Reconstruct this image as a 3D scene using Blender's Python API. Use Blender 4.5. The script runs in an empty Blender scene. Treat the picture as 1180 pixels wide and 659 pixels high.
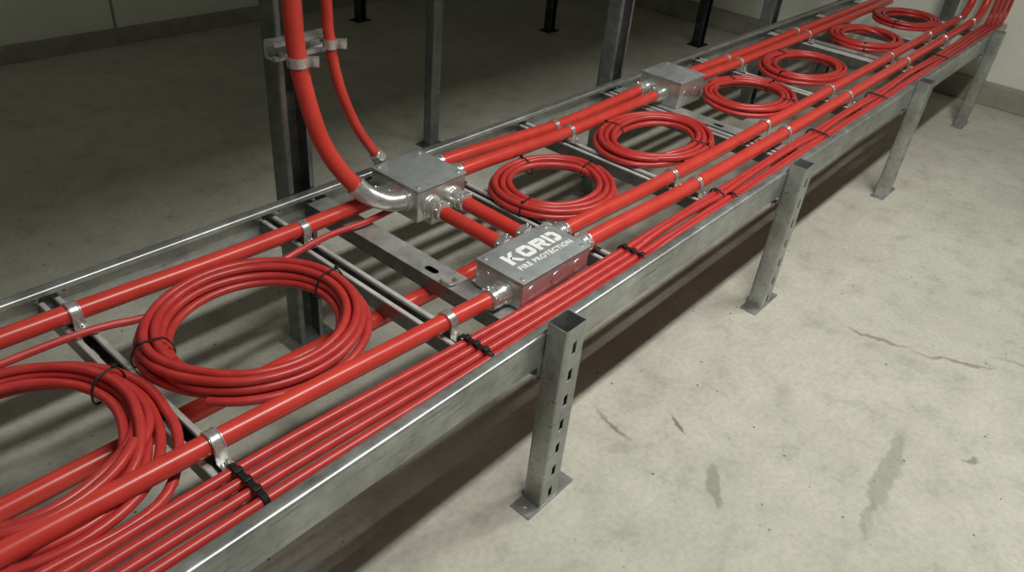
import bpy, bmesh, math, random
from mathutils import Vector, Matrix
PI = math.pi
C = bpy.context.scene.collection
SC = bpy.context.scene

# ---------------------------------------------------------------- camera, world, lights, exposure
RX = (0.65429922, -0.75125274, 0.08667092)      # camera right
UP = (0.37799855, 0.42415555, 0.8229272)        # camera up
FW = (0.65498826, 0.50567914, -0.56149709)      # camera forward
cam_d = bpy.data.cameras.new('camera'); cam = bpy.data.objects.new('camera', cam_d); C.objects.link(cam)
M = Matrix.Identity(4)
for i in range(3):
    M[i][0] = RX[i]; M[i][1] = UP[i]; M[i][2] = -FW[i]
M[2][3] = 1.5
cam.matrix_world = M
cam_d.sensor_width = 36.0; cam_d.lens = 36.0 * 882.76 / 1180.0
cam_d.clip_start = 0.02
SC.camera = cam

w = bpy.data.worlds.new('world'); SC.world = w; w.use_nodes = True
w.node_tree.nodes['Background'].inputs[0].default_value = (0.86, 1.0, 0.78, 1)
w.node_tree.nodes['Background'].inputs[1].default_value = 0.10

def area(name, loc, sx, sy, power, col, rot=(0, 0, 0)):
    l = bpy.data.lights.new(name, 'AREA'); l.shape = 'RECTANGLE'; l.size = sx; l.size_y = sy
    l.energy = power; l.color = col
    o = bpy.data.objects.new(name, l); C.objects.link(o); o.location = loc; o.rotation_euler = rot
    return o
LAMP = (1.0, 0.985, 0.92)
area('tube_or_fill_lamp', (1.15, 0.10, 2.66), 1.3, 0.13, 46, LAMP)
area('tube_or_fill_lamp', (3.00, 0.10, 2.66), 1.3, 0.13, 43, LAMP)
area('tube_or_fill_lamp', (-0.6, -1.1, 2.66), 1.3, 0.13, 4, LAMP)  # added fill light, softens the dark floor at the left
area('tube_or_fill_lamp', (0.2, 3.1, 2.66), 1.3, 0.13, 3.2, LAMP)  # added weak fill over the back floor, no real fitting

SC.view_settings.view_transform = 'Standard'; SC.view_settings.look = 'None'
SC.view_settings.exposure = 0.0; SC.view_settings.gamma = 1.0
SC.view_settings.use_curve_mapping = False

# ---------------------------------------------------------------- materials
def mat_base(name):
    m = bpy.data.materials.new(name); m.use_nodes = True
    nt = m.node_tree; b = nt.nodes['Principled BSDF']
    return m, nt, b
def N(nt, t, **kw):
    n = nt.nodes.new(t)
    for k, v in kw.items(): setattr(n, k, v)
    return n
def L(nt, a, b): nt.links.new(a, b)
def noise(nt, scale, detail=4, rough=0.6, vec=None):
    n = N(nt, 'ShaderNodeTexNoise'); n.inputs['Scale'].default_value = scale
    n.inputs['Detail'].default_value = detail; n.inputs['Roughness'].default_value = rough
    if vec is not None: L(nt, vec, n.inputs['Vector'])
    return n
def ramp(nt, fac, stops):
    r = N(nt, 'ShaderNodeValToRGB'); e = r.color_ramp.elements
    while len(e) < len(stops): e.new(0.5)
    for i, (p, c) in enumerate(stops):
        e[i].position = p; e[i].color = (c[0], c[1], c[2], 1) if len(c) == 3 else c
    L(nt, fac, r.inputs['Fac']); return r
def pos(nt): return N(nt, 'ShaderNodeNewGeometry').outputs['Position']
def mixc(nt, mode, fac, a, b):
    m = N(nt, 'ShaderNodeMix', data_type='RGBA', blend_type=mode)
    if isinstance(fac, float): m.inputs[0].default_value = fac
    else: L(nt, fac, m.inputs[0])
    for s, v in ((6, a), (7, b)):
        if isinstance(v, tuple): m.inputs[s].default_value = (*v, 1)
        else: L(nt, v, m.inputs[s])
    return m.outputs[2]
def bump(nt, b, h, strength, dist):
    n = N(nt, 'ShaderNodeBump'); n.inputs['Strength'].default_value = strength; n.inputs['Distance'].default_value = dist
    L(nt, h, n.inputs['Height']); L(nt, n.outputs['Normal'], b.inputs['Normal'])

def metal(name, c0, c1, rough, metallic=1.0, scale=30, bs=0.15):
    m, nt, b = mat_base(name); p = pos(nt)
    n1 = noise(nt, scale, 5, 0.65, p); n2 = noise(nt, scale * 0.18, 3, 0.5, p)
    r = ramp(nt, n1.outputs['Fac'], [(0.3, c0), (0.7, c1)])
    r2 = ramp(nt, n2.outputs['Fac'], [(0.3, (0.72, 0.72, 0.72)), (0.7, (1.08, 1.08, 1.08))])
    L(nt, mixc(nt, 'MULTIPLY', 1.0, r.outputs[0], r2.outputs[0]), b.inputs['Base Color'])
    b.inputs['Metallic'].default_value = metallic
    mr = N(nt, 'ShaderNodeMapRange'); mr.inputs[3].default_value = rough - 0.08; mr.inputs[4].default_value = rough + 0.12
    L(nt, n1.outputs['Fac'], mr.inputs[0]); L(nt, mr.outputs[0], b.inputs['Roughness'])
    bump(nt, b, n1.outputs['Fac'], bs, 0.001)
    return m
def paint(name, c0, c1, rough, scale=25, spec=0.5, bs=0.05, coat=0.0):
    m, nt, b = mat_base(name); p = pos(nt)
    n1 = noise(nt, scale, 4, 0.6, p)
    r = ramp(nt, n1.outputs['Fac'], [(0.3, c0), (0.7, c1)])
    L(nt, r.outputs[0], b.inputs['Base Color']); b.inputs['Roughness'].default_value = rough
    b.inputs['Specular IOR Level'].default_value = spec; b.inputs['Coat Weight'].default_value = coat
    bump(nt, b, n1.outputs['Fac'], bs, 0.001)
    return m
def streaks(m):
    nt = m.node_tree; b = nt.nodes['Principled BSDF']; src = b.inputs['Base Color'].links[0].from_socket
    mp = N(nt, 'ShaderNodeMapping'); mp.inputs['Scale'].default_value = (5, 90, 90); L(nt, pos(nt), mp.inputs[0])
    n = noise(nt, 1.0, 4, 0.7, mp.outputs[0]); n2 = noise(nt, 7.0, 4, 0.6, pos(nt))
    r = ramp(nt, n.outputs['Fac'], [(0.34, (0.45, 0.45, 0.44)), (0.42, (1, 1, 1))]); r2 = ramp(nt, n2.outputs['Fac'], [(0.35, (0.80, 0.80, 0.79)), (0.65, (1.06, 1.06, 1.06))])
    c = mixc(nt, 'MULTIPLY', 0.8, src, r.outputs[0]); L(nt, mixc(nt, 'MULTIPLY', 0.9, c, r2.outputs[0]), b.inputs['Base Color'])
GALV = metal('galvanised_steel', (0.40, 0.42, 0.41), (0.58, 0.60, 0.59), 0.38, metallic=0.8)
streaks(GALV)
STRUT = metal('slotted_strut_zinc', (0.44, 0.45, 0.44), (0.68, 0.69, 0.67), 0.36, metallic=0.6)
CAST = metal('cast_box_zinc', (0.46, 0.48, 0.48), (0.64, 0.66, 0.66), 0.28, metallic=0.8, scale=22)
LID = metal('box_lid_zinc', (0.33, 0.36, 0.365), (0.44, 0.47, 0.475), 0.42, metallic=0.45, scale=26)
BRIGHT = metal('bright_zinc', (0.62, 0.62, 0.60), (0.84, 0.84, 0.82), 0.26, metallic=0.78, scale=45, bs=0.12)
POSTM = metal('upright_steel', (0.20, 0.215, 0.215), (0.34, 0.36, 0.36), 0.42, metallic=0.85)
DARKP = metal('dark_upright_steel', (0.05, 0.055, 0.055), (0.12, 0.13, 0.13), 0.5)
REDC = paint('red_conduit_paint', (0.51, 0.040, 0.028), (0.62, 0.056, 0.042), 0.29, 18)
REDW = paint('red_cable_sheath', (0.41, 0.030, 0.028), (0.51, 0.045, 0.040), 0.33, 30)
SHADEZ = metal('shade_dark_strut_zinc', (0.14, 0.145, 0.14), (0.25, 0.255, 0.25), 0.40, metallic=0.8)  # strut zinc darkened to stand in for shade on rung sides and inside
LIPZ = metal('lit_strut_lip_zinc', (0.62, 0.63, 0.61), (0.80, 0.81, 0.79), 0.34, metallic=0.4)  # strut zinc lightened so the rung lips look lit
BLACK = paint('black_nylon', (0.008, 0.008, 0.008), (0.02, 0.02, 0.02), 0.45, 60)
WHITE = paint('white_lettering', (0.72, 0.74, 0.73), (0.84, 0.85, 0.84), 0.5, 160, 0.3, 0.0)
HOLE = paint('blackened_steel', (0.012, 0.012, 0.012), (0.03, 0.03, 0.03), 0.5, 40)

def floor_mat():
    m, nt, b = mat_base('worn_concrete_floor'); p = pos(nt)
    n1 = noise(nt, 1.6, 8, 0.62, p); n2 = noise(nt, 9, 6, 0.65, p); n3 = noise(nt, 60, 3, 0.6, p)
    c = ramp(nt, n1.outputs['Fac'], [(0.28, (0.43, 0.425, 0.365)), (0.72, (0.56, 0.555, 0.49))]).outputs[0]
    c = mixc(nt, 'MULTIPLY', 0.9, c, ramp(nt, n2.outputs['Fac'], [(0.32, (0.78, 0.775, 0.755)), (0.46, (0.97, 0.97, 0.96)), (0.66, (1.07, 1.07, 1.06))]).outputs[0])
    c = mixc(nt, 'MULTIPLY', 0.7, c, ramp(nt, n3.outputs['Fac'], [(0.3, (0.84, 0.84, 0.82)), (0.6, (1.05, 1.05, 1.05))]).outputs[0])
    # warped position for hand-placed stains and cracks
    wn = noise(nt, 13, 4, 0.6, p)
    off = N(nt, 'ShaderNodeVectorMath', operation='SCALE'); sub = N(nt, 'ShaderNodeVectorMath', operation='SUBTRACT')
    L(nt, wn.outputs['Color'], sub.inputs[0]); sub.inputs[1].default_value = (0.5, 0.5, 0.5)
    L(nt, sub.outputs[0], off.inputs[0]); off.inputs['Scale'].default_value = 0.07
    add = N(nt, 'ShaderNodeVectorMath', operation='ADD'); L(nt, p, add.inputs[0]); L(nt, off.outputs[0], add.inputs[1])
    def stain(col, cx, cy, ang, a, bb, soft, c):
        mp = N(nt, 'ShaderNodeMapping', vector_type='TEXTURE')
        mp.inputs['Location'].default_value = (cx, cy, 0); mp.inputs['Rotation'].default_value = (0, 0, math.radians(ang))
        mp.inputs['Scale'].default_value = (a, bb, 1); L(nt, add.outputs[0], mp.inputs[0])
        sep = N(nt, 'ShaderNodeVectorMath', operation='MULTIPLY'); L(nt, mp.outputs[0], sep.inputs[0]); sep.inputs[1].default_value = (1, 1, 0)
        ln = N(nt, 'ShaderNodeVectorMath', operation='LENGTH'); L(nt, sep.outputs[0], ln.inputs[0])
        mr = N(nt, 'ShaderNodeMapRange'); mr.inputs[1].default_value = 1.0 - soft; mr.inputs[2].default_value = 1.0
        mr.inputs[3].default_value = 1.0; mr.inputs[4].default_value = 0.0
        L(nt, ln.outputs['Value'], mr.inputs[0])
        return mixc(nt, 'MULTIPLY', mr.outputs[0], c, col)
    c = stain((0.72, 0.72, 0.70), 1.86, 0.075, 4, 0.21, 0.033, 0.3, c)
    c = stain((0.78, 0.78, 0.76), 1.64, 0.055, 12, 0.09, 0.016, 0.5, c)
    c = stain((0.66, 0.66, 0.64), 1.455, 0.395, 40, 0.085, 0.022, 0.3, c)
    c = stain((0.42, 0.41, 0.38), 1.58, 0.585, 62, 0.055, 0.009, 0.5, c)
    c = stain((0.52, 0.51, 0.47), 1.44, 0.70, 75, 0.10, 0.010, 0.7, c)
    c = stain((0.60, 0.58, 0.53), 2.45, 0.31, -77, 0.13, 0.010, 0.5, c)
    c = stain((0.58, 0.56, 0.52), 2.52, 0.08, -62, 0.16, 0.011, 0.5, c)
    c = stain((0.55, 0.54, 0.50), 2.07, -0.09, -30, 0.035, 0.012, 0.5, c)
    c = stain((0.72, 0.71, 0.67), 2.7, -0.15, -70, 0.18, 0.012, 0.6, c)
    c = stain((0.60, 0.60, 0.57), 0.62, 3.2, 20, 0.14, 0.02, 0.5, c)
    # small pits and flecks
    v = N(nt, 'ShaderNodeTexVoronoi'); v.inputs['Scale'].default_value = 17; L(nt, p, v.inputs['Vector'])
    fl = ramp(nt, v.outputs['Distance'], [(0.05, (0.30, 0.29, 0.27)), (0.08, (1, 1, 1))])
    nm = noise(nt, 3.1, 3, 0.5, p); gate = ramp(nt, nm.outputs['Fac'], [(0.47, (0, 0, 0)), (0.51, (1, 1, 1))])
    c = mixc(nt, 'MULTIPLY', gate.outputs[0], c, fl.outputs[0])
    v2 = N(nt, 'ShaderNodeTexVoronoi'); v2.inputs['Scale'].default_value = 41; L(nt, p, v2.inputs['Vector'])
    fl2 = ramp(nt, v2.outputs['Distance'], [(0.06, (0.5, 0.49, 0.46)), (0.11, (1, 1, 1))])
    nm2 = noise(nt, 5.3, 4, 0.6, p); g2 = ramp(nt, nm2.outputs['Fac'], [(0.55, (0, 0, 0)), (0.60, (1, 1, 1))])
    c = mixc(nt, 'MULTIPLY', g2.outputs[0], c, fl2.outputs[0])
    L(nt, c, b.inputs['Base Color'])
    rr = N(nt, 'ShaderNodeMapRange'); rr.inputs[3].default_value = 0.5; rr.inputs[4].default_value = 0.72
    L(nt, n2.outputs['Fac'], rr.inputs[0]); L(nt, rr.outputs[0], b.inputs['Roughness'])
    b.inputs['Specular IOR Level'].default_value = 0.3
    ad = N(nt, 'ShaderNodeMath', operation='ADD'); L(nt, n2.outputs['Fac'], ad.inputs[0]); L(nt, n3.outputs['Fac'], ad.inputs[1])
    bump(nt, b, ad.outputs[0], 0.12, 0.004)
    return m
FLOOR = floor_mat()
WALL = paint('painted_wall', (0.72, 0.73, 0.66), (0.80, 0.81, 0.74), 0.7, 4, 0.3, 0.1)
CURB = paint('bare_concrete_curb', (0.26, 0.25, 0.21), (0.38, 0.365, 0.31), 0.8, 7, 0.2, 0.25)
CEIL = paint('ceiling_paint', (0.30, 0.30, 0.28), (0.36, 0.36, 0.33), 0.9, 5, 0.2, 0.05)

# ---------------------------------------------------------------- mesh helpers (world coordinates)
def rnd_fillet(pts, r, n=4, closed=False):
    out = []; k = len(pts)
    for i, p in enumerate(pts):
        if not closed and i in (0, k - 1): out.append(Vector(p)); continue
        p = Vector(p); a = Vector(pts[(i - 1) % k]); c = Vector(pts[(i + 1) % k])
        da = (a - p); dc = (c - p); rr = min(r, da.length * 0.49, dc.length * 0.49)
        s = p + da.normalized() * rr; e = p + dc.normalized() * rr
        for j in range(n + 1):
            t = j / n
            out.append(s * (1 - t) ** 2 + p * 2 * t * (1 - t) + e * t * t)
    return out
def ribbon(pts, t, r=0.0, n=4):
    P = rnd_fillet(pts, r, n) if r else [Vector(p) for p in pts]
    A, B = [], []
    for i, p in enumerate(P):
        d0 = (p - P[i - 1]).normalized() if i else (P[1] - p).normalized()
        d1 = (P[i + 1] - p).normalized() if i < len(P) - 1 else d0
        n0 = Vector((-d0.y, d0.x)); n1 = Vector((-d1.y, d1.x)); m = n0 + n1
        m = m / max(0.35, m.dot(n0)) if m.length > 1e-6 else n0
        A.append(p + m * t / 2); B.append(p - m * t / 2)
    return A + B[::-1]
def ribbon_prism(bm, pts, t, axis, a, b, r=0.0, n=4):
    """thin sheet following pts (2-D), extruded along axis from a to b"""
    poly = ribbon(pts, t, r, n); k = len(poly); h = k // 2
    def v(u, w): 
        return {'x': (w, u[0], u[1]), 'y': (u[0], w, u[1]), 'z': (u[0], u[1], w)}[axis]
    V0 = [bm.verts.new(v(p, a)) for p in poly]; V1 = [bm.verts.new(v(p, b)) for p in poly]
    for i in range(k): bm.faces.new((V0[i], V0[(i + 1) % k], V1[(i + 1) % k], V1[i]))
    for V in (V0, V1):
        for i in range(h - 1): bm.faces.new((V[i], V[i + 1], V[k - 2 - i], V[k - 1 - i]))
def box(bm, lo, hi, bev=0.0, seg=2):
    r = bmesh.ops.create_cube(bm, size=1.0)['verts']
    for v in r:
        v.co = Vector(((lo[i] + hi[i]) / 2 + v.co[i] * (hi[i] - lo[i]) for i in range(3)))
    if bev:
        es = list({e for v in r for e in v.link_edges})
        bmesh.ops.bevel(bm, geom=es, offset=bev, segments=seg, profile=0.5, affect='EDGES')
def frame(d):
    d = Vector(d).normalized(); a = Vector((0, 0, 1)) if abs(d.z) < 0.9 else Vector((1, 0, 0))
    u = d.cross(a).normalized(); return d, u, d.cross(u).normalized()
def lathe(bm, p, d, prof, n=20, ph=0.0):
    """prof: (distance along d, radius)"""
    p = Vector(p); d, u, v = frame(d); rows = []
    for s, r in prof:
        rows.append([bm.verts.new(p + d * s + (u * math.cos(ph + 2 * PI * k / n) + v * math.sin(ph + 2 * PI * k / n)) * max(r, 1e-5)) for k in range(n)])
    for a, b in zip(rows, rows[1:]):
        for k in range(n): bm.faces.new((a[k], a[(k + 1) % n], b[(k + 1) % n], b[k]))
    bm.faces.new(rows[0][::-1]); bm.faces.new(rows[-1])
def spl(pts, step=0.02):
    P = [Vector(p) for p in pts]; out = []
    for i in range(len(P) - 1):
        p0 = P[i - 1] if i else P[0] * 2 - P[1]; p1, p2 = P[i], P[i + 1]; p3 = P[i + 2] if i + 2 < len(P) else P[-1] * 2 - P[-2]
        k = max(2, int((p2 - p1).length / step))
        for j in range(k):
            t = j / k
            out.append(0.5 * (2 * p1 + (p2 - p0) * t + (2 * p0 - 5 * p1 + 4 * p2 - p3) * t * t + (3 * p1 - p0 - 3 * p2 + p3) * t ** 3))
    out.append(P[-1]); return out
def sweep(bm, P, r, n=10, closed=False, flat=None):
    P = [Vector(p) for p in P]; k = len(P); rows = []; u = None
    for i in range(k):
        a = P[i - 1] if (i or closed) else P[0]; b = P[(i + 1) % k] if (i < k - 1 or closed) else P[-1]
        d = (b - a).normalized()
        if u is None: _, u, _ = frame(d)
        u = (u - d * u.dot(d)).normalized(); v = d.cross(u)
        rows.append([bm.verts.new(P[i] + (u * math.cos(2 * PI * q / n) + v * math.sin(2 * PI * q / n)) * r) for q in range(n)])
    for i in range(k if closed else k - 1):
        a, b = rows[i], rows[(i + 1) % k]
        if closed and i == k - 1:      # match the seam
            best = min(range(n), key=lambda s: sum((a[q].co - b[(q + s) % n].co).length for q in range(n)))
            b = b[best:] + b[:best]
        for q in range(n): bm.faces.new((a[q], a[(q + 1) % n], b[(q + 1) % n], b[q]))
    if not closed:
        bm.faces.new(rows[0][::-1]); bm.faces.new(rows[-1])
def plate(bm, outer, holes, t, T):
    """flat plate with holes; 2-D loops mapped to 3-D by T(u, v, w), w in [0, t]"""
    b2 = bmesh.new(); es = []
    for loop in [outer] + holes:
        vs = [b2.verts.new((p[0], p[1], 0)) for p in loop]
        for i in range(len(vs)): es.append(b2.edges.new((vs[i], vs[(i + 1) % len(vs)])))
    bmesh.ops.triangle_fill(b2, use_beauty=True, use_dissolve=False, edges=es)
    b2.verts.index_update()
    lo = [bm.verts.new(T(v.co.x, v.co.y, 0)) for v in b2.verts]; hi = [bm.verts.new(T(v.co.x, v.co.y, t)) for v in b2.verts]
    for f in b2.faces:
        ix = [v.index for v in f.verts]
        bm.faces.new([lo[i] for i in ix][::-1]); bm.faces.new([hi[i] for i in ix])
    for e in b2.edges:
        if len(e.link_faces) == 1:
            i, j = e.verts[0].index, e.verts[1].index; bm.faces.new((lo[i], lo[j], hi[j], hi[i]))
    b2.free()
def slot(cx, cy, lx, ly, n=5):
    """stadium loop, long side along y when ly > lx"""
    r = min(lx, ly) / 2; pts = []
    for s in (0, 1):
        for k in range(n + 1):
            a = PI * k / n + PI * s
            if ly >= lx: pts.append((cx + r * math.cos(a), cy + (ly / 2 - r) * (1 - 2 * s) + r * math.sin(a)))
            else: pts.append((cx - (lx / 2 - r) * (1 - 2 * s) - r * math.sin(a), cy + r * math.cos(a)))
    return pts

# ---------------------------------------------------------------- object helpers
ORG = {}
def thing(name, label, cat, loc, group=None):
    o = bpy.data.objects.new(name, None); C.objects.link(o); o.location = loc; o.empty_display_size = 0.05
    o['label'] = label; o['category'] = cat
    if group: o['group'] = group
    ORG[o.name] = Vector(loc); return o
def obj(name, bm, mat, parent=None, smooth=True, label=None, ang=35):
    me = bpy.data.meshes.new(name)
    bmesh.ops.recalc_face_normals(bm, faces=bm.faces[:])
    if parent is not None: o0 = ORG[parent.name]
    else:
        xs = [v.co for v in bm.verts]
        o0 = Vector(((min(v.x for v in xs) + max(v.x for v in xs)) / 2, (min(v.y for v in xs) + max(v.y for v in xs)) / 2, min(v.z for v in xs)))
    for v in bm.verts: v.co -= o0
    if smooth:
        for f in bm.faces: f.smooth = True
        for e in bm.edges:
            if len(e.link_faces) == 2 and e.calc_face_angle(0) > math.radians(ang): e.smooth = False
    bm.to_mesh(me); bm.free(); me.materials.append(mat)
    o = bpy.data.objects.new(name, me); C.objects.link(o)
    if parent is not None: o.parent = parent
    else: o.location = o0
    ORG[o.name] = o0
    if label: o['label'] = label
    return o
def tag(o, label, cat, group=None):
    o['label'] = label; o['category'] = cat
    if group: o['group'] = group
    return o
def struct(name, bm, mat, smooth=False):
    o = obj(name, bm, mat, None, smooth); o['kind'] = 'structure'; return o

# ---------------------------------------------------------------- the room
bm = bmesh.new(); box(bm, (-4, -4, -0.1), (5.6, 4.6, 0)); struct('floor', bm, FLOOR)
bm = bmesh.new(); box(bm, (-4, 4.47, 0), (5.65, 4.6, 2.75))
o = struct('wall_back', bm, WALL)
bm = bmesh.new(); box(bm, (5.55, -4, 0), (5.65, 4.47, 2.75)); struct('wall_right', bm, WALL)
bm = bmesh.new(); box(bm, (-4, 4.425, 0), (5.55, 4.47, 0.082), 0.004); struct('baseboard_back', bm, CURB)
bm = bmesh.new(); box(bm, (5.475, -4, 0), (5.55, 4.425, 0.128), 0.006); struct('baseboard_right', bm, CURB)
bm = bmesh.new(); box(bm, (-4, -4, 2.7), (5.65, 4.6, 2.8)); struct('ceiling', bm, CEIL)
bm = bmesh.new(); box(bm, (-4, 0.415, 2.30), (5.55, 0.75, 2.7), 0.01); struct('light_blocking_beam', bm, CEIL)   # unseen beam, added to keep lamp light off the back floor
bm = bmesh.new(); box(bm, (1.905, 4.464, 0.08), (1.917, 4.4715, 2.7)); struct('trim_2', bm, CURB)   # joint in the back wall

# ---------------------------------------------------------------- the cable rack: rails, rungs, posts
ZR = 0.480                       # top of the rungs
X0, X1 = -0.55, 5.30
rack = thing('cable_rack', 'long galvanised steel cable rack with slotted legs, running along the concrete floor', 'cable rack', (2.4, 1.14, 0))
bm = bmesh.new()
ribbon_prism(bm, [(0.747, 0.427), (0.722, 0.427), (0.722, 0.5135), (0.7495, 0.5135), (0.7495, 0.500)], 0.003, 'x', X0, X1, 0.007, 5)
obj('side_rail', bm, GALV, rack, label='near galvanised side rail with bright rolled top edge')
bm = bmesh.new()
ribbon_prism(bm, [(1.533, 0.427), (1.558, 0.427), (1.558, 0.5135), (1.531, 0.5135), (1.531, 0.502)], 0.003, 'x', X0, X1, 0.007, 5)
far_rail = obj('side_rail', bm, GALV, rack, label='far galvanised side rail behind the conduits')

def hexbolt(bm, p, d, r=0.008, wr=0.012):
    p = Vector(p); d = Vector(d)
    lathe(bm, p, d, [(0, wr), (0.0022, wr), (0.0022, wr * 0.8)], 18)
    lathe(bm, p + d * 0.002, d, [(0, r), (0.007, r), (0.0085, r * 0.8)], 6)
    lathe(bm, p + d * 0.009, d, [(0, r * 0.5), (0.006, r * 0.5), (0.007, r * 0.35)], 10)

def rung(x, w=0.041, closed=False, y0=0.7245, y1=1.556, d=0.042):
    bm = bmesh.new(); b2 = bmesh.new(); h = w / 2; zb = ZR - d
    if closed:
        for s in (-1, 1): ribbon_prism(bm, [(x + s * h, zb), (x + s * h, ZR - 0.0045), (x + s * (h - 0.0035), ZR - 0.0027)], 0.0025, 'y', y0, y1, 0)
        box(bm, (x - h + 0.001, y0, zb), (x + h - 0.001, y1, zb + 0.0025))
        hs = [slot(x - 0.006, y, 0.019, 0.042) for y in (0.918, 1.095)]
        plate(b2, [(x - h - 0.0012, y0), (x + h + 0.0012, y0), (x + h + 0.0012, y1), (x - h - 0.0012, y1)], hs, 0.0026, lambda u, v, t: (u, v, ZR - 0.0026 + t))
        r = obj('rung', bm, SHADEZ, rack); obj('top_plate', b2, STRUT, r, label='slotted zinc top of the wide rung, above sides coloured dark for shade'); return r
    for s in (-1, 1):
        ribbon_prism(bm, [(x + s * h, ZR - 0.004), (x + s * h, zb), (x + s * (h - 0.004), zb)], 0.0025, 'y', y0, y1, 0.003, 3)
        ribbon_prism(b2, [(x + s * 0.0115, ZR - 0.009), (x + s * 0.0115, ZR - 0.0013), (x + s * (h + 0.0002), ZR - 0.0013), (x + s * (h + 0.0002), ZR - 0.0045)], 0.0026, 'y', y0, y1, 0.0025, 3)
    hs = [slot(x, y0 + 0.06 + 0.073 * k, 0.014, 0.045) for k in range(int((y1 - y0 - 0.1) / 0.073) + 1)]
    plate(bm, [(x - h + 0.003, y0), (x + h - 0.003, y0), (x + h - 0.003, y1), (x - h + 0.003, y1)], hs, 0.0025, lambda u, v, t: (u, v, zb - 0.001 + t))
    r = obj('rung', bm, SHADEZ, rack); obj('lip', b2, LIPZ, r, label='rolled lips of the open rung, coloured bright as if lit'); return r
for x in (-0.13, 0.41, 0.95, 1.478, 1.972, 2.480, 3.19, 3.93, 4.55, 5.14): rung(x)
wide = rung(1.103, 0.062, True); rung(2.548, 0.064, True); rung(4.0, 0.05, True)
# raised maker's tab on the wide rung under the near box
bm = bmesh.new()
sweep(bm, spl([(1.080, 1.046, ZR + 0.0005), (1.079, 1.044, ZR + 0.005), (1.072, 1.028, ZR + 0.007), (1.080, 1.012, ZR + 0.007), (1.098, 1.012, ZR + 0.007), (1.106, 1.028, ZR + 0.005), (1.106, 1.030, ZR + 0.0005)], 0.006), 0.0034, 8)
obj('strap_hook', bm, BRIGHT, rack)
# short bars that carry the boxes
bm = bmesh.new(); box(bm, (1.27, 0.7245, ZR - 0.03), (1.31, 0.975, ZR + 0.004), 0.002); obj('box_support', bm, STRUT, rack)
bm = bmesh.new(); box(bm, (1.28, 1.285, ZR - 0.03), (1.32, 1.556, ZR + 0.004), 0.002); obj('box_support', bm, STRUT, rack)
# bolts and rung brackets on the inside of the far rail
for x in (-0.13, 0.385, 0.445, 0.925, 0.985, 1.09, 1.93, 2.02, 2.45, 2.54, 3.16, 3.22, 3.93, 4.55):
    bm = bmesh.new(); hexbolt(bm, (x, 1.5565, 0.487), (0, -1, 0), 0.006, 0.010); obj('bolt', bm, BRIGHT, rack)
for x in (1.085, 2.56, 3.98):
    bm = bmesh.new(); hexbolt(bm, (x, 1.5565, 0.497), (0, -1, 0), 0.009, 0.014); obj('bolt', bm, BRIGHT, rack)

def base_plate(x0, x1, y0, y1, holes, par):
    bm = bmesh.new()
    plate(bm, [(x0, y0), (x1, y0), (x1, y1), (x0, y1)], [slot(hx, hy, 0.011, 0.0112) for hx, hy in holes], 0.006, lambda u, v, t: (u, v, t))
    obj('base_plate', bm, GALV, par)
def front_post(x, top, seed):
    hw, y0, y1 = 0.034, 0.668, 0.7195
    bm = bmesh.new()
    ribbon_prism(bm, [(x - hw + 0.007, y0), (x - hw, y0), (x - hw, y1), (x + hw, y1), (x + hw, y0), (x + hw - 0.007, y0)], 0.0026, 'z', 0.0055, top, 0.006, 4)
    hs = []
    for k in range(7):
        zc = top - 0.058 - 0.0755 * k
        hs.append([(x - 0.0065, zc - 0.019), (x + 0.0065, zc - 0.015), (x + 0.0065, zc + 0.019), (x - 0.0065, zc + 0.015)])
    xa, xb = x - hw + 0.0068, x + hw - 0.0068
    plate(bm, [(xa, 0.0055), (xb, 0.0055), (xb, top), (xa, top)], hs, 0.0026, lambda u, v, t: (u, y0 - 0.0013 + t, v))
    p = obj('post', bm, GALV, rack)
    base_plate(x - 0.078, x + 0.098, 0.664, 0.724, [(x - 0.056, 0.694), (x + 0.074, 0.694)], p)
    bm = bmesh.new()
    ribbon_prism(bm, [(0.7215, 0.46), (0.7215, 0.405), (0.745, 0.398)], 0.003, 'x', x - 0.045, x - 0.015, 0.004, 3)
    lathe(bm, (x - 0.03, 0.737, 0.402), (0, 0, -1), [(0, 0.006), (0.008, 0.006), (0.016, 0.0035), (0.022, 0.0035)], 10)
    obj('bracket', bm, GALV, p)
for x, t, s in ((1.101, 0.548, 1), (2.325, 0.542, 2), (3.63, 0.538, 3), (4.955, 0.535, 4)): front_post(x, t, s)

def channel_upright(bm, x0, x1, y0, y1, top, z0=0.0055, lip=0.014):
    ribbon_prism(bm, [(x0 + lip, y0), (x0, y0), (x0, y1), (x1, y1), (x1, y0), (x1 - lip, y0)], 0.003, 'z', z0, top, 0.004, 3)
for x0, x1 in ((1.028, 1.108), (2.508, 2.592), (3.945, 4.03), (5.05, 5.13)):
    bm = bmesh.new(); channel_upright(bm, x0, x1, 1.5625, 1.622, 2.69)
    u = obj('upright', bm, POSTM, rack)
    base_plate(x0 - 0.035, x1 + 0.035, 1.555, 1.63, [(x0 - 0.017, 1.592), (x1 + 0.017, 1.592)], u)

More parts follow.
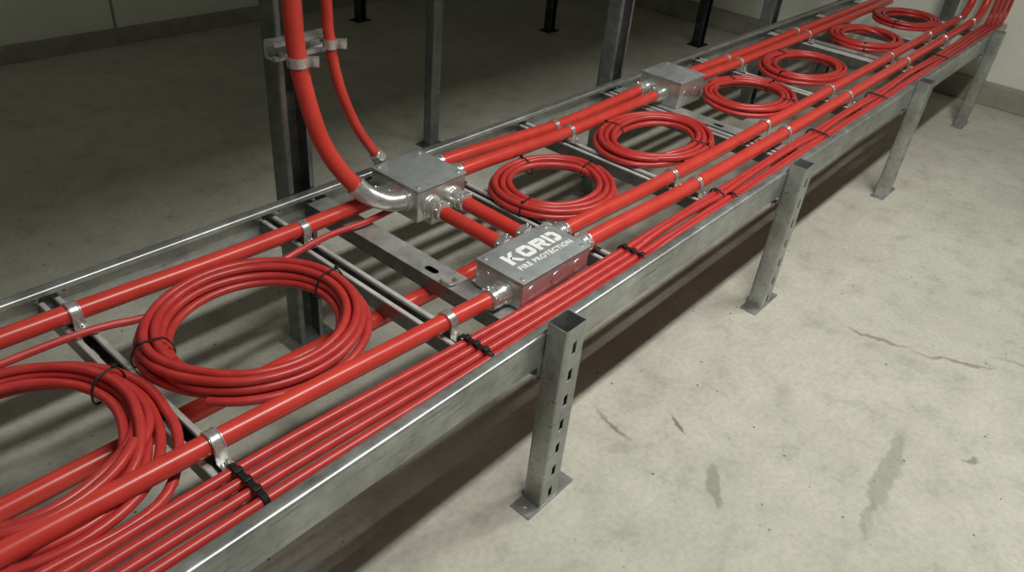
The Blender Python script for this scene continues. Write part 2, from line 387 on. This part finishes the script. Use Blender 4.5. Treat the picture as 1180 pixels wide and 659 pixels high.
# ---------------------------------------------------------------- posts standing behind the rack
def back_post(x, y, wx, wy, label, mat, ch=False):
    t = thing('steel_post', label, 'post', (x, y, 0), 'bare steel posts behind the rack')
    bm = bmesh.new()
    if ch: channel_upright(bm, x - wx / 2, x + wx / 2, y - wy / 2, y + wy / 2, 2.695)
    else: ribbon_prism(bm, [(x, y - wy / 2), (x - wx / 2, y - wy / 2), (x - wx / 2, y + wy / 2), (x + wx / 2, y + wy / 2), (x + wx / 2, y - wy / 2), (x + 0.0005, y - wy / 2)], 0.003, 'z', 0.0055, 2.695, 0.005, 3)
    obj('shaft', bm, mat, t)
    bm = bmesh.new()
    box(bm, (x - wx / 2 - 0.03, y - wy / 2 - 0.02, 0), (x + wx / 2 + 0.03, y + wy / 2 + 0.02, 0.006)); obj('base_plate', bm, mat, t)
back_post(2.345, 2.375, 0.05, 0.05, 'plain grey steel post standing just behind the box under the risers', POSTM)
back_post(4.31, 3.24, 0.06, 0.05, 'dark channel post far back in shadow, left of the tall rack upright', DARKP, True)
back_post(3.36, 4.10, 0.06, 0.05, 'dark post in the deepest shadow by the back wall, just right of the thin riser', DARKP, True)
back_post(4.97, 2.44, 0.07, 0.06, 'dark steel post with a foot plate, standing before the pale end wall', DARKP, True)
back_post(5.38, 1.06, 0.08, 0.06, 'dark grey-green post against the end wall beside the upturned conduits', POSTM)

# ---------------------------------------------------------------- conduits
ZC = 0.511                       # conduit centre height
def conduit(name, label, pts, r, group=None, step=0.05, couplings=(), n=20):
    bm = bmesh.new(); sweep(bm, spl(pts, step), r, n)
    if not couplings:
        return tag(obj(name, bm, REDC), label, 'conduit', group)
    t = thing(name, label, 'conduit', pts[0], group)
    obj('tube', bm, REDC, t)
    for p, d in couplings:
        b2 = bmesh.new(); lathe(b2, p, d, [(0, r + 0.0005), (0, r + 0.004), (0.012, r + 0.004), (0.013, r + 0.0025), (0.018, r + 0.0025), (0.019, r + 0.004), (0.030, r + 0.004), (0.030, r + 0.0005)], 20)
        obj('coupling', b2, BRIGHT, t)
    return t
CR = 0.0195
G1 = 'red conduits clamped along the rack'
conduit('red_conduit', 'red conduit running from the lower left corner into the lettered box', [(-0.5, 0.950, ZC), (0.3, 0.929, ZC), (0.8, 0.905, ZC), (1.108, 0.888, ZC)], CR, G1)
conduit('red_conduit', 'red conduit along the far rail, from the left edge to the box under the risers', [(-0.5, 1.452, ZC), (0.3, 1.430, ZC), (0.8, 1.408, ZC), (1.205, 1.392, ZC + 0.01)], CR + 0.0005, G1)
def bend_up(x, y, r0, z, xe, top=2.69):
    pts = []
    for k in range(7):
        a = PI / 2 * k / 6; pts.append((xe - r0 + r0 * math.sin(a), y, z + r0 - r0 * math.cos(a)))
    pts += [(xe, y, z + r0 + 0.2), (xe, y, top)]
    return pts
conduit('red_conduit', 'red conduit nearest the thin cables, from the lettered box to the end wall', [(1.40, 0.880, 0.529), (1.55, 0.879, 0.526), (2.0, 0.876, ZC), (3.0, 0.872, ZC), (4.4, 0.876, ZC), (5.1, 0.876, ZC)] + bend_up(0, 0.876, 0.14, ZC, 5.36), CR + 0.002, G1, couplings=[((5.11, 0.876, ZC), (1, 0, 0))])
conduit('red_conduit', 'red conduit from the far corner of the lettered box to the end wall', [(1.40, 0.951, 0.529), (1.55, 0.951, 0.526), (2.0, 0.953, ZC), (3.0, 0.950, ZC), (4.4, 0.952, ZC), (5.1, 0.952, ZC)] + bend_up(0, 0.952, 0.14, ZC, 5.36), CR + 0.0008, G1, couplings=[((5.11, 0.952, ZC), (1, 0, 0))])
conduit('red_conduit', 'red conduit against the far rail, between the two plain boxes', [(1.41, 1.420, 0.538), (1.55, 1.420, 0.535), (2.0, 1.418, ZC), (2.40, 1.420, 0.518), (2.53, 1.424, 0.522)], CR, G1)
conduit('red_conduit', 'red conduit on the inner side, between the two plain boxes', [(1.41, 1.346, 0.538), (1.55, 1.348, 0.535), (2.0, 1.360, ZC), (2.40, 1.356, 0.518), (2.53, 1.352, 0.522)], CR + 0.0005, G1)
conduit('red_conduit', 'red conduit against the far rail, from the far plain box to the top edge', [(2.735, 1.418, ZC + 0.008), (3.4, 1.418, ZC), (5.2, 1.418, ZC)], CR, G1)
conduit('red_conduit', 'red conduit on the inner side, from the far plain box to the top edge', [(2.735, 1.357, ZC + 0.008), (3.4, 1.360, ZC), (5.2, 1.360, ZC)], CR, G1)
conduit('red_conduit', 'short red conduit between the two near boxes, at the left', [(1.262, 1.245, 0.522), (1.264, 1.01, 0.517)], CR, 'short conduits between the two near boxes')
conduit('red_conduit', 'short red conduit between the two near boxes, at the right', [(1.345, 1.245, 0.522), (1.343, 1.01, 0.517)], CR, 'short conduits between the two near boxes')
conduit('red_conduit', 'red conduit slung beneath the rungs, passing under the largest coil', [(-0.5, 1.118, 0.4155), (0.4, 1.108, 0.4155), (1.30, 1.090, 0.4155)], 0.0205)
RISER = [(1.006, 1.462, 2.69), (1.006, 1.462, 1.4), (1.008, 1.462, 1.04), (1.012, 1.459, 0.91), (1.022, 1.450, 0.82), (1.040, 1.432, 0.72), (1.066, 1.408, 0.648), (1.094, 1.384, 0.600), (1.112, 1.371, 0.577)]
conduit('red_riser', 'thick red riser curving down in front of the steel upright', RISER, 0.0215, 'red risers on the strut bracket', 0.03)
RIS2 = [(1.120, 1.490, 2.69), (1.120, 1.490, 1.4), (1.122, 1.490, 1.02), (1.127, 1.490, 0.92), (1.148, 1.490, 0.81), (1.195, 1.489, 0.692), (1.243, 1.483, 0.614), (1.262, 1.478, 0.588)]
conduit('red_riser', 'thin red riser curving down beside the thick one', RIS2, 0.0135, 'red risers on the strut bracket', 0.03)

# ---------------------------------------------------------------- junction boxes
def connector(par, p, d, R=CR, ln=1.0, screws=True):
    bm = bmesh.new(); p = Vector(p); d = Vector(d).normalized()
    prof = [(-0.002, R), (-0.002, R + 0.011), (0.005, R + 0.011), (0.006, R + 0.007), (0.014, R + 0.0075), (0.017, R + 0.005), (0.026, R + 0.005), (0.027, R + 0.0075), (0.033, R + 0.0075), (0.034, R + 0.0055), (0.050, R + 0.006), (0.053, R + 0.0025)]
    lathe(bm, p, d, [(a * ln, b) for a, b in prof], 24)
    lathe(bm, p + d * 0.006 * ln, d, [(0, R + 0.0092), (0.006 * ln, R + 0.0092)], 8)      # lock nut
    if screws:
        u = Vector((0, 0, 1)); s = d.cross(u).normalized()
        for q in (u * 0.9 + s * 0.45, u * 0.5 - s * 0.85, u * 0.45 + s * 0.9):
            q.normalize(); lathe(bm, p + d * 0.042 * ln + q * (R + 0.005), q, [(0, 0.0048), (0.005, 0.0048), (0.0065, 0.0035), (0.0065, 0.0015), (0.005, 0.0012)], 8)
    return obj('connector', bm, BRIGHT, par, ang=50)
def knockout(par, p, d, r):
    bm = bmesh.new()
    lathe(bm, p, d, [(0, r + 0.0016), (0.0009, r + 0.0012), (0.0009, r), (0.0002, r - 0.0006), (0.0002, r - 0.0014), (0.0008, r - 0.002), (0.0008, 0.0)], 24)
    obj('knockout', bm, CAST, par)
def junction(label, x0, x1, y0, y1, z0, z1):
    t = thing('junction_box', label, 'junction box', ((x0 + x1) / 2, (y0 + y1) / 2, z0), 'zinc junction boxes on the rack')
    bm = bmesh.new(); box(bm, (x0, y0, z0), (x1, y1, z1 - 0.007), 0.004, 3); obj('body', bm, CAST, t)
    bm = bmesh.new(); box(bm, (x0 - 0.002, y0 - 0.002, z1 - 0.0068), (x1 + 0.002, y1 + 0.002, z1), 0.002, 2); lid = obj('lid', bm, LID, t)
    for sx, sy in ((x0 + 0.015, y0 + 0.014), (x1 - 0.015, y0 + 0.014), (x0 + 0.015, y1 - 0.014), (x1 - 0.015, y1 - 0.014)):
        bm = bmesh.new()
        lathe(bm, (sx, sy, z1 - 0.001), (0, 0, 1), [(0, 0.0078), (0.0016, 0.0075), (0.0016, 0.0055), (0.0036, 0.0048), (0.0042, 0.003)], 16)
        box(bm, (sx - 0.004, sy - 0.0008, z1 + 0.0024), (sx + 0.004, sy + 0.0008, z1 + 0.0036))
        obj('screw', bm, BRIGHT, lid)
    return t, lid
# lettered box
KX0, KX1, KY0, KY1, KZ0, KZ1 = 1.121, 1.372, 0.8345, 0.976, 0.4845, 0.560
kb, klid = junction('grey steel junction box lettered KORD in white on its lid', KX0, KX1, KY0, KY1, KZ0, KZ1)
connector(kb, (KX0, 0.888, ZC), (-1, 0, 0)); connector(kb, (KX1, 0.880, 0.529), (1, 0, 0)); connector(kb, (KX1, 0.951, 0.529), (1, 0, 0))
connector(kb, (1.264, KY1, 0.517), (0, 1, 0)); connector(kb, (1.343, KY1, 0.517), (0, 1, 0))
knockout(kb, (KX0, 0.946, 0.524), (-1, 0, 0), 0.0165)
for kx in (1.155, 1.245, 1.325): knockout(kb, (kx, KY0, 0.522), (0, -1, 0), 0.0165)
def letters(par):
    bm = bmesh.new(); z = KZ1
    def quad(pts):
        lo = [bm.verts.new((*p, z - 0.0004)) for p in pts]; hi = [bm.verts.new((*p, z + 0.0005)) for p in pts]
        n = len(pts); bm.faces.new(lo[::-1]); bm.faces.new(hi)
        for i in range(n): bm.faces.new((lo[i], lo[(i + 1) % n], hi[(i + 1) % n], hi[i]))
    X, Y, H = 1.160, 0.899, 0.043
    W = 0.0435; s = 0.0128
    def T(x0, pts): return [(X + x0 + a, Y + b * H) for a, b in pts]
    sv = s / H
    # K
    quad(T(0, [(0, 0), (s, 0), (s, 1), (0, 1)]))
    quad(T(0, [(s, 0.38), (s, 0.62), (W * 0.66, 1), (W * 0.99, 1), (s + 0.009, 0.5)]))
    quad(T(0, [(s + 0.002, 0.52), (s + 0.0105, 0.62), (W * 1.02, 0), (W * 0.69, 0)]))
    def ring(x0, w, gap=False, c=0.2):
        cx = c * H
        quad(T(x0, [(cx, 0), (w - cx, 0), (w - cx * 1.4, sv), (cx * 1.4, sv)]))
        quad(T(x0, [(cx * 1.4, 1 - sv), (w - cx * 1.4, 1 - sv), (w - cx, 1), (cx, 1)]))
        for m in (0, 1):
            f = lambda a: a if m == 0 else w - a
            quad(T(x0, [(f(0), c), (f(s), c * 1.4), (f(s), 1 - c * 1.4), (f(0), 1 - c)]))
            quad(T(x0, [(f(cx), 0), (f(cx * 1.4), sv), (f(s), c * 1.4), (f(0), c)]))
            quad(T(x0, [(f(cx), 1), (f(cx * 1.4), 1 - sv), (f(s), 1 - c * 1.4), (f(0), 1 - c)]))
    # O
    ring(0.050, 0.044)
    # R
    x = 0.1005
    quad(T(x, [(0, 0), (s, 0), (s, 1), (0, 1)])); quad(T(x, [(s, 1 - sv), (0.030, 1 - sv), (0.035, 1), (s, 1)]))
    quad(T(x, [(0.030, 1 - sv), (0.035, 1), (0.042, 0.82), (0.042 - s, 0.72)])); quad(T(x, [(0.042 - s, 0.60), (0.042, 0.54), (0.042, 0.82), (0.042 - s, 0.72)]))
    quad(T(x, [(s, 0.34), (0.036, 0.34), (0.042, 0.54), (0.042 - s, 0.60), (s, 0.60)]))
    quad(T(x, [(0.018, 0.36), (0.031, 0.36), (0.043, 0), (0.030, 0)]))
    # D
    x = 0.1480
    quad(T(x, [(0, 0), (s * 0.9, 0), (s * 0.9, 1), (0, 1)]))
    quad(T(x, [(s * 1.25, 0), (0.033, 0), (0.0275, sv), (s * 1.25, sv)])); quad(T(x, [(s * 1.25, 1 - sv), (0.0275, 1 - sv), (0.033, 1), (s * 1.25, 1)]))
    quad(T(x, [(0.033, 0), (0.042, 0.22), (0.042 - s, 0.33), (0.0275, sv)])); quad(T(x, [(0.033, 1), (0.042, 0.78), (0.042 - s, 0.67), (0.0275, 1 - sv)]))
    quad(T(x, [(0.042, 0.22), (0.042, 0.78), (0.042 - s, 0.67), (0.042 - s, 0.33)]))
    obj('lettering', bm, WHITE, par, False)
    cu = bpy.data.curves.new('lettering', 'FONT'); cu.body = 'FIRE PROTECTION'; cu.size = 0.0215; cu.extrude = 0.0004; cu.offset = 0.0006
    cu.space_character = 1.1; cu.resolution_u = 3
    tmp = bpy.data.objects.new('tmp', cu); C.objects.link(tmp)
    bpy.context.view_layer.update(); me = bpy.data.meshes.new_from_object(tmp.evaluated_get(bpy.context.evaluated_depsgraph_get()))
    bpy.data.objects.remove(tmp)
    b2 = bmesh.new(); b2.from_mesh(me); xs = [v.co.x for v in b2.verts]; k = 0.192 / (max(xs) - min(xs)); x_0 = min(xs)
    for v in b2.verts: v.co = Vector((1.160 + (v.co.x - x_0) * k, 0.872 + v.co.y, KZ1 + 0.0003 + v.co.z))
    obj('lettering', b2, WHITE, par, False)
letters(klid)
# box under the risers
BX0, BX1, BY0, BY1, BZ0, BZ1 = 1.215, 1.392, 1.272, 1.452, 0.4845, 0.580
b2x, _ = junction('plain zinc junction box under the two curved red risers', BX0, BX1, BY0, BY1, BZ0, BZ1)
connector(b2x, (1.262, BY0, 0.523), (0, -1, 0)); connector(b2x, (1.345, BY0, 0.523), (0, -1, 0))
connector(b2x, (BX1, 1.420, 0.538), (1, 0, 0)); connector(b2x, (BX1, 1.346, 0.538), (1, 0, 0))
connector(b2x, (BX0, 1.395, 0.522), (-1, 0, 0), ln=0.6)
bm = bmesh.new()
EL = spl([(1.100, 1.379, 0.592), (1.122, 1.363, 0.566), (1.150, 1.344, 0.549), (1.180, 1.325, 0.540), (1.218, 1.318, 0.538)], 0.006)
sweep(bm, EL, 0.0255, 20)
lathe(bm, EL[0], EL[1] - EL[0], [(-0.001, 0.0225), (-0.001, 0.0275), (0.007, 0.0275), (0.008, 0.0255)], 22)
lathe(bm, (BX0 + 0.001, 1.318, 0.538), (-1, 0, 0), [(0, 0.031), (0.006, 0.031), (0.007, 0.0285), (0.013, 0.0285), (0.014, 0.026)], 22)
obj('elbow', bm, BRIGHT, b2x)
d2 = Vector((-0.01, 0.006, 0.03)).normalized()
bm = bmesh.new(); pe = Vector(RIS2[-1])
sweep(bm, spl([(1.262, 1.450, 0.545), (1.266, 1.474, 0.552), (1.267, 1.478, 0.570), (1.262, 1.478, 0.588), (1.252, 1.481, 0.601)], 0.006), 0.0165, 16)
lathe(bm, (1.262, 1.478, 0.588), (-0.019, 0.005, 0.026), [(-0.006, 0.0165), (-0.006, 0.021), (0.004, 0.021), (0.005, 0.0175), (0.008, 0.0175), (0.009, 0.0195), (0.016, 0.0195), (0.016, 0.0145)], 18)
obj('connector', bm, BRIGHT, b2x)
# far box
FX0, FX1, FY0, FY1, FZ1 = 2.545, 2.722, 1.275, 1.452, 0.582
b3, _ = junction('plain zinc junction box farther along the far rail, with red reflections', FX0, FX1, FY0, FY1, 0.4805, FZ1)
connector(b3, (FX0, 1.424, 0.522), (-1, 0, 0)); connector(b3, (FX0, 1.352, 0.522), (-1, 0, 0))
connector(b3, (FX1, 1.418, 0.520), (1, 0, 0), ln=0.5); connector(b3, (FX1, 1.357, 0.520), (1, 0, 0), ln=0.5)
for kx in (2.59, 2.67): knockout(b3, (kx, FY0, 0.53), (0, -1, 0), 0.017)

# ---------------------------------------------------------------- clamps
def clamp(x, y, r, label, side=-1, w=0.017, flange=0.006, ear=0.026, group='zinc pipe clamps on the rungs', zc=ZC):
    t = thing('pipe_clamp', label, 'clamp', (x, y, ZR), group)
    R = r + 0.0022; pts = []; zf = ZR + 0.0016
    pts.append((y + side * (R + ear), zf)); pts.append((y + side * R, zf))
    for k in range(13):
        a = PI * k / 12; pts.append((y + side * R * math.cos(a), zc + R * math.sin(a)))
    pts.append((y - side * R, zf)); pts.append((y - side * (R + flange), zf))
    bm = bmesh.new(); ribbon_prism(bm, pts, 0.003, 'x', x - w / 2, x + w / 2)
    for dx in (-w / 2 + 0.002, w / 2 - 0.002):
        sweep(bm, [(x + dx, y + side * (R + 0.001) * math.cos(PI * k / 16), zc + (R + 0.001) * math.sin(PI * k / 16)) for k in range(17)], 0.0019, 8)
    obj('strap', bm, BRIGHT, t)
    bm = bmesh.new(); yb = y + side * (R + ear * 0.55)
    box(bm, (x - 0.010, yb - 0.010, zf + 0.001), (x + 0.010, yb + 0.010, zf + 0.0045), 0.001)
    hexbolt(bm, (x, yb, zf + 0.004), (0, 0, 1), 0.0065, 0.009)
    obj('bolt', bm, BRIGHT, t)
nb = 'clamp with square washer on the near conduit, %s'
clamp(0.418, 0.9235, CR, nb % 'at the lower left, first rung in view', w=0.022, ear=0.034)
clamp(0.950, 0.8965, CR, nb % 'just left of the lettered box', w=0.020)
for x, y, s in ((1.972, 0.8762, 'at the rung right of the lettered box'), (2.60, 0.873, 'at the paired rungs beside the far plain box'), (3.19, 0.8722, 'at the first rung beyond the far plain box'), (3.93, 0.874, 'at the paired rungs near the far end'), (4.55, 0.876, 'at the last rung before the end wall')):
    clamp(x, y, CR + 0.002, 'clamp on the outer near conduit, ' + s)
for x, y, s in ((1.960, 0.953, 'at the rung right of the lettered box'), (2.60, 0.951, 'at the paired rungs beside the far plain box'), (3.20, 0.950, 'at the first rung beyond the far plain box'), (3.94, 0.951, 'at the paired rungs near the far end'), (4.55, 0.952, 'at the last rung before the end wall')):
    clamp(x, y, CR + 0.0008, 'clamp on the inner near conduit, ' + s, ear=0.022)
clamp(0.412, 1.4255, CR + 0.0005, 'clamp on the far conduit near the left edge, beside the left coils', w=0.022)
clamp(0.950, 1.4015, CR + 0.0005, 'clamp on the far conduit just left of the thick riser', w=0.022)
for x, s in ((1.972, 'between the two plain boxes'), (3.19, 'just past the far plain box'), (3.93, 'toward the top edge')):
    clamp(x, 1.418, CR, 'clamp on the conduit against the far rail, ' + s, side=1, ear=0.022, flange=0.002)
    clamp(x + 0.008, 1.360, CR + 0.0005, 'clamp on the inner far conduit, ' + s, flange=0.002)

# riser bracket and its two clamps
br = thing('strut_bracket', 'short galvanised strut bolted across the steel upright, carrying both risers', 'bracket', (1.07, 1.54, 0.885))
bm = bmesh.new()
xa, xb, zc, yc = 0.992, 1.160, 0.908, 1.5385
ribbon_prism(bm, [(yc - 0.0105, zc - 0.012), (yc - 0.0195, zc - 0.012), (yc - 0.0195, zc - 0.020), (yc + 0.0195, zc - 0.020), (yc + 0.0195, zc + 0.020), (yc - 0.0195, zc + 0.020), (yc - 0.0195, zc + 0.012), (yc - 0.0105, zc + 0.012)], 0.0026, 'x', xa, xb, 0.002, 2)
obj('strut', bm, STRUT, br)
bm = bmesh.new(); hexbolt(bm, (1.068, yc + 0.017, zc), (0, -1, 0), 0.008, 0.012); obj('bolt', bm, BRIGHT, br)
def ring_clamp(x, y, z, r, label, w=0.022):
    t = thing('pipe_clamp', label, 'clamp', (x, y, z - w / 2), 'pipe clamps on the risers'); R = r + 0.0022
    bm = bmesh.new(); a0 = math.radians(-38)
    pts = [(x + R * math.cos(a0 + 0.16 + (2 * PI - 0.32) * k / 36), y + R * math.sin(a0 + 0.16 + (2 * PI - 0.32) * k / 36)) for k in range(37)]
    e = Vector((math.cos(a0), math.sin(a0))); n = Vector((-e.y, e.x))
    def ear(s): q = Vector((x, y)) + e * (R + 0.024) + n * s * 0.0055; return (q.x, q.y)
    pts = [ear(1)] + pts + [ear(-1)]
    ribbon_prism(bm, pts, 0.0035, 'z', z - w / 2, z + w / 2)
    obj('strap', bm, BRIGHT, t)
    bm = bmesh.new(); q = Vector((x, y)) + e * (R + 0.014)
    for s in (-1, 1): lathe(bm, (q.x + n.x * s * 0.007, q.y + n.y * s * 0.007, z), (n.x * s, n.y * s, 0), [(0, 0.0085), (0.006, 0.0085), (0.007, 0.006)], 6)
    lathe(bm, (q.x - n.x * 0.018, q.y - n.y * 0.018, z), (n.x, n.y, 0), [(0, 0.004), (0.036, 0.004)], 10)
    obj('bolt', bm, BRIGHT, t)
    bm = bmesh.new(); lathe(bm, (x, y + R - 0.001, z), (0, 1, 0), [(0, 0.006), (yc - 0.0195 - y - R + 0.004, 0.006)], 10); obj('stem', bm, BRIGHT, t)
ring_clamp(1.012, 1.459, 0.902, 0.0215, 'split clamp with bolted ears around the thick riser')
ring_clamp(1.127, 1.490, 0.915, 0.0135, 'split clamp with bolted ears around the thin riser')

# ---------------------------------------------------------------- coils of red cable
WR = 0.0092
def coil(label, cx, cy, rx, ry, slots, seed, start, ties, tail=None, lead=None, zb=0.0, wob=0.0022):
    rg = random.Random(seed); t = thing('cable_coil', label, 'cable coil', (cx, cy, ZR), 'coils of red cable lying on the rungs')
    z0 = ZR + WR + 0.001 + zb; T = len(slots)
    ph = [[rg.uniform(0, 2 * PI) for _ in range(3)] for _ in range(T)]; off = [(rg.uniform(-1, 1) * wob, rg.uniform(-1, 1) * wob) for _ in range(T)]
    def at(i, a):
        dr, dz = slots[i]; p = ph[i]
        e = wob * (0.5 * math.sin(2 * a + p[0]) + 0.4 * math.sin(3 * a + p[1]))
        return Vector((cx + off[i][0] + (rx - WR + dr + e) * math.cos(a), cy + off[i][1] + (ry - WR + dr + e) * math.sin(a), z0 + dz + 0.0012 * math.sin(2 * a + p[2]) + 0.0012))
    P = []; n = 64; st = math.radians(start)
    for i in range(T):
        for k in range(n):
            f = k / n; a = st + 2 * PI * f; p = at(i, a)
            if i < T - 1 and f > 0.84:
                s = (f - 0.84) / 0.16; s = s * s * (3 - 2 * s); p = p.lerp(at(i + 1, a), s)
            P.append(p)
    P = P[:-4]
    if tail:
        q = P[0]; P = spl([Vector(v) for v in tail] + P[:1], 0.02)[:-1] + P
    bm = bmesh.new(); sweep(bm, P, WR, 12); obj('cable', bm, REDW, t)
    lo = min(s[0] for s in slots); top = max(s[1] for s in slots)
    for deg in ties:
        a = math.radians(deg); c, s = math.cos(a), math.sin(a)
        ri, ro = lo - WR * 2 - 0.002, max(s[0] for s in slots if s[0] < 0.01) + 0.002; zl, zh = z0 - WR - 0.001, z0 + top + WR + 0.003
        loop = rnd_fillet([(ri, zl, 0), (ro, zl, 0), (ro, (zl + zh) / 2, 0), (ro - 0.016, zh, 0), (ri + 0.014, zh, 0), (ri, (zl + zh) / 2, 0)], 0.012, 3, True)
        def W(u, z, tt): return (cx + (rx + u) * c - s * tt, cy + (ry + u) * s + c * tt, z)
        bm = bmesh.new()
        for tt in (-0.0012, 0.0012): sweep(bm, [W(q.x, q.y, tt) for q in loop], 0.0014, 6, True)
        p = Vector(W(ro - 0.016, zh, 0)); box(bm, p - Vector((0.005, 0.004, 0.001)), p + Vector((0.005, 0.004, 0.004)), 0.001)
        obj('cable_tie', bm, BLACK, t)
    return t
D = 0.0190; H1 = 0.0162
S9 = [(0, 0), (-D, 0), (-2 * D, 0), (-3 * D, 0), (-2.5 * D, H1), (-1.5 * D, H1), (-0.5 * D, H1), (-1 * D, 2 * H1), (-2.1 * D, 2 * H1)]
S7 = [(0.020, 0), (0, 0), (-D, 0), (-2 * D, 0), (-2.6 * D, H1), (-1.5 * D, H1), (-0.5 * D, H1), (-1.2 * D, 2 * H1)]
S6 = [(0, 0), (-D, 0), (-2.1 * D, 0), (-3.2 * D, 0), (-2.6 * D, H1), (-1.5 * D, H1), (-0.5 * D, H1)]
S5 = [(0, 0), (-D, 0), (-2.1 * D, 0), (-2.7 * D, H1), (-1.5 * D, H1), (-0.45 * D, H1)]
coil('coil of red cable at the lower left corner, cut by the picture edge', 0.186, 1.130, 0.220, 0.222, S7, 3, -14, (16,), tail=[(-0.45, 0.889, 0.493), (-0.1, 0.887, 0.493), (0.13, 0.884, 0.489), (0.25, 0.884, 0.479), (0.32, 0.905, 0.477), (0.372, 0.962, 0.480), (0.402, 1.020, 0.487)])
coil('largest coil of red cable, lying left of the boxes with two black ties', 0.657, 1.158, 0.238, 0.226, S9, 5, 215, (5, 165), zb=0.005)
coil('coil of red cable right behind the lettered box', 1.655, 1.158, 0.200, 0.184, S5, 8, 20, (78, 2, 190), wob=0.005)
coil('coil of red cable just left of and in front of the far plain box', 2.205, 1.160, 0.245, 0.186, S6, 11, 250, (105, 285), wob=0.004)
coil('coil of red cable just right of the far plain box', 2.886, 1.150, 0.222, 0.182, S5, 14, 128, (358, 282, 60), wob=0.005)
coil('coil of red cable third from the end wall', 3.452, 1.160, 0.240, 0.186, S5, 17, 310, (175, 70), wob=0.004)
coil('second-last coil of red cable toward the end wall', 4.243, 1.160, 0.222, 0.186, S5, 21, 40, (200,), wob=0.004)
coil('farthest coil of red cable, next to the end wall', 4.895, 1.160, 0.226, 0.186, S6, 25, 300, (180,), wob=0.004)

# ---------------------------------------------------------------- loose cable to the box and the near bundle
bm = bmesh.new()
sweep(bm, spl([(-0.5, 1.372, 0.492), (0.05, 1.378, 0.492), (0.296, 1.381, 0.492), (0.43, 1.372, 0.491), (0.53, 1.364, 0.474), (0.66, 1.357, 0.468), (0.79, 1.353, 0.472), (0.90, 1.353, 0.489), (1.0, 1.362, 0.492), (1.10, 1.352, 0.494), (1.18, 1.350, 0.499), (1.2155, 1.350, 0.502)], 0.03), 0.0086, 10)
tag(obj('red_cable', bm, REDW), 'single thin red cable passing behind the largest coil into the risers box', 'cable')
BR = 0.0104
def bundle(i):
    rg = random.Random(40 + i); P = []; yy = (0.861, 0.833, 0.804, 0.775)[i]; y2 = (0.8225, 0.8012, 0.7799, 0.7586)[i]
    x = X0
    while x < 5.12:
        t = min(1, max(0, (x - 0.35) / 0.95)); t = t * t * (3 - 2 * t); y = yy * (1 - t) + y2 * t
        # nearly straight at the left, wandering more toward the far end
        am = 0.0015 if x < 1.6 else 0.004 if x < 3 else 0.008
        tie = min(abs(x - q) for q in (0.415, 0.945, 1.515, 2.015, 2.73, 3.34, 4.2)); am *= min(1, tie / 0.15)
        z = ZR + BR + 0.0005
        if x > 1.55 and i in (1, 3):            # these two ride up over their neighbours between the ties
            h = math.sin(PI * (x - 1.515) / 0.5) if x < 2.015 else math.sin(PI * (x - 2.015) / 0.715) if x < 2.73 else math.sin(PI * (x - 2.73) / 0.61) if x < 3.34 else math.sin(PI * (x - 3.34) / 0.86) if x < 4.2 else 0
            z += 0.0105 * max(0, h) ** 0.7; y += 0.003 * h
        P.append((x, y + am * math.sin(5.3 * x + 0.25 * i) * (0.0 if x > 1.6 and am * math.sin(5.3 * x) < 0 else 0.6), z)); x += 0.08
    y, z = P[-1][1], P[-1][2]
    y = (0.8225, 0.8012, 0.7799, 0.7586)[i]
    P += bend_up(0, y, 0.07 + 0.01 * i, z, (5.30, 5.32, 5.34, 5.36)[i])[1:]
    bm = bmesh.new(); sweep(bm, spl(P, 0.03), BR, 12)
    return obj('red_cable', bm, REDW)
NMS = ('thin red cable of the near bundle, innermost, nearest the conduit', 'thin red cable of the near bundle, second from the conduit',
       'thin red cable of the near bundle, second from the near rail', 'thin red cable of the near bundle, lying right along the near rail')
for i in range(4): tag(bundle(i), NMS[i], 'cable', 'thin red cables bundled along the near rail')
def band(x, ya, yb, label, zt=0.006, w=0.0036, head=True):
    z0, z1 = ZR + 0.0005, ZR + 2 * BR + 0.003 + zt
    loop = rnd_fillet([(ya, z0, 0), (yb, z0, 0), (yb, (z0 + z1) / 2, 0), (yb - 0.008, z1, 0), (ya + 0.008, z1, 0), (ya, (z0 + z1) / 2, 0)], 0.008, 3, True)
    bm = bmesh.new()
    for dx in (-w, 0, w): sweep(bm, [(x + dx, q.x, q.y) for q in loop], 0.0024, 6, True)
    if head:
        ym = (ya + yb) / 2
        for dy in (-0.027, 0.0, 0.027):
            if ya + 0.01 < ym + dy < yb - 0.01: box(bm, (x - 0.0075, ym + dy - 0.006, z1), (x + 0.0075, ym + dy + 0.006, z1 + 0.0055), 0.0015)
    tag(obj('cable_tie', bm, BLACK), label, 'cable tie', 'black ties around the near cable bundle')
band(0.415, 0.762, 0.874, 'black tie around the cable bundle at the lower left rung', 0.001)
band(0.945, 0.756, 0.856, 'black tie around the cable bundle just left of the near post', 0.001)
band(1.515, 0.7487, 0.838, 'black tie around the cable bundle at the right end of the lettered box', 0.001, 0.003)
band(2.005, 0.7915, 0.8375, 'black tie around the inner two bundled cables, left of the second post', 0.003, 0.0028, False)
band(2.022, 0.7487, 0.791, 'black tie around the outer two bundled cables, left of the second post', 0.003, 0.0028, False)
band(2.73, 0.7487, 0.839, 'black tie around the cable bundle right of the second post', 0.004, 0.0028, False)
band(3.34, 0.7487, 0.841, 'black tie around the cable bundle left of the third post', 0.006, 0.0028, False)
band(4.20, 0.7487, 0.841, 'black tie around the cable bundle between the last two posts', 0.012, 0.0028, False)
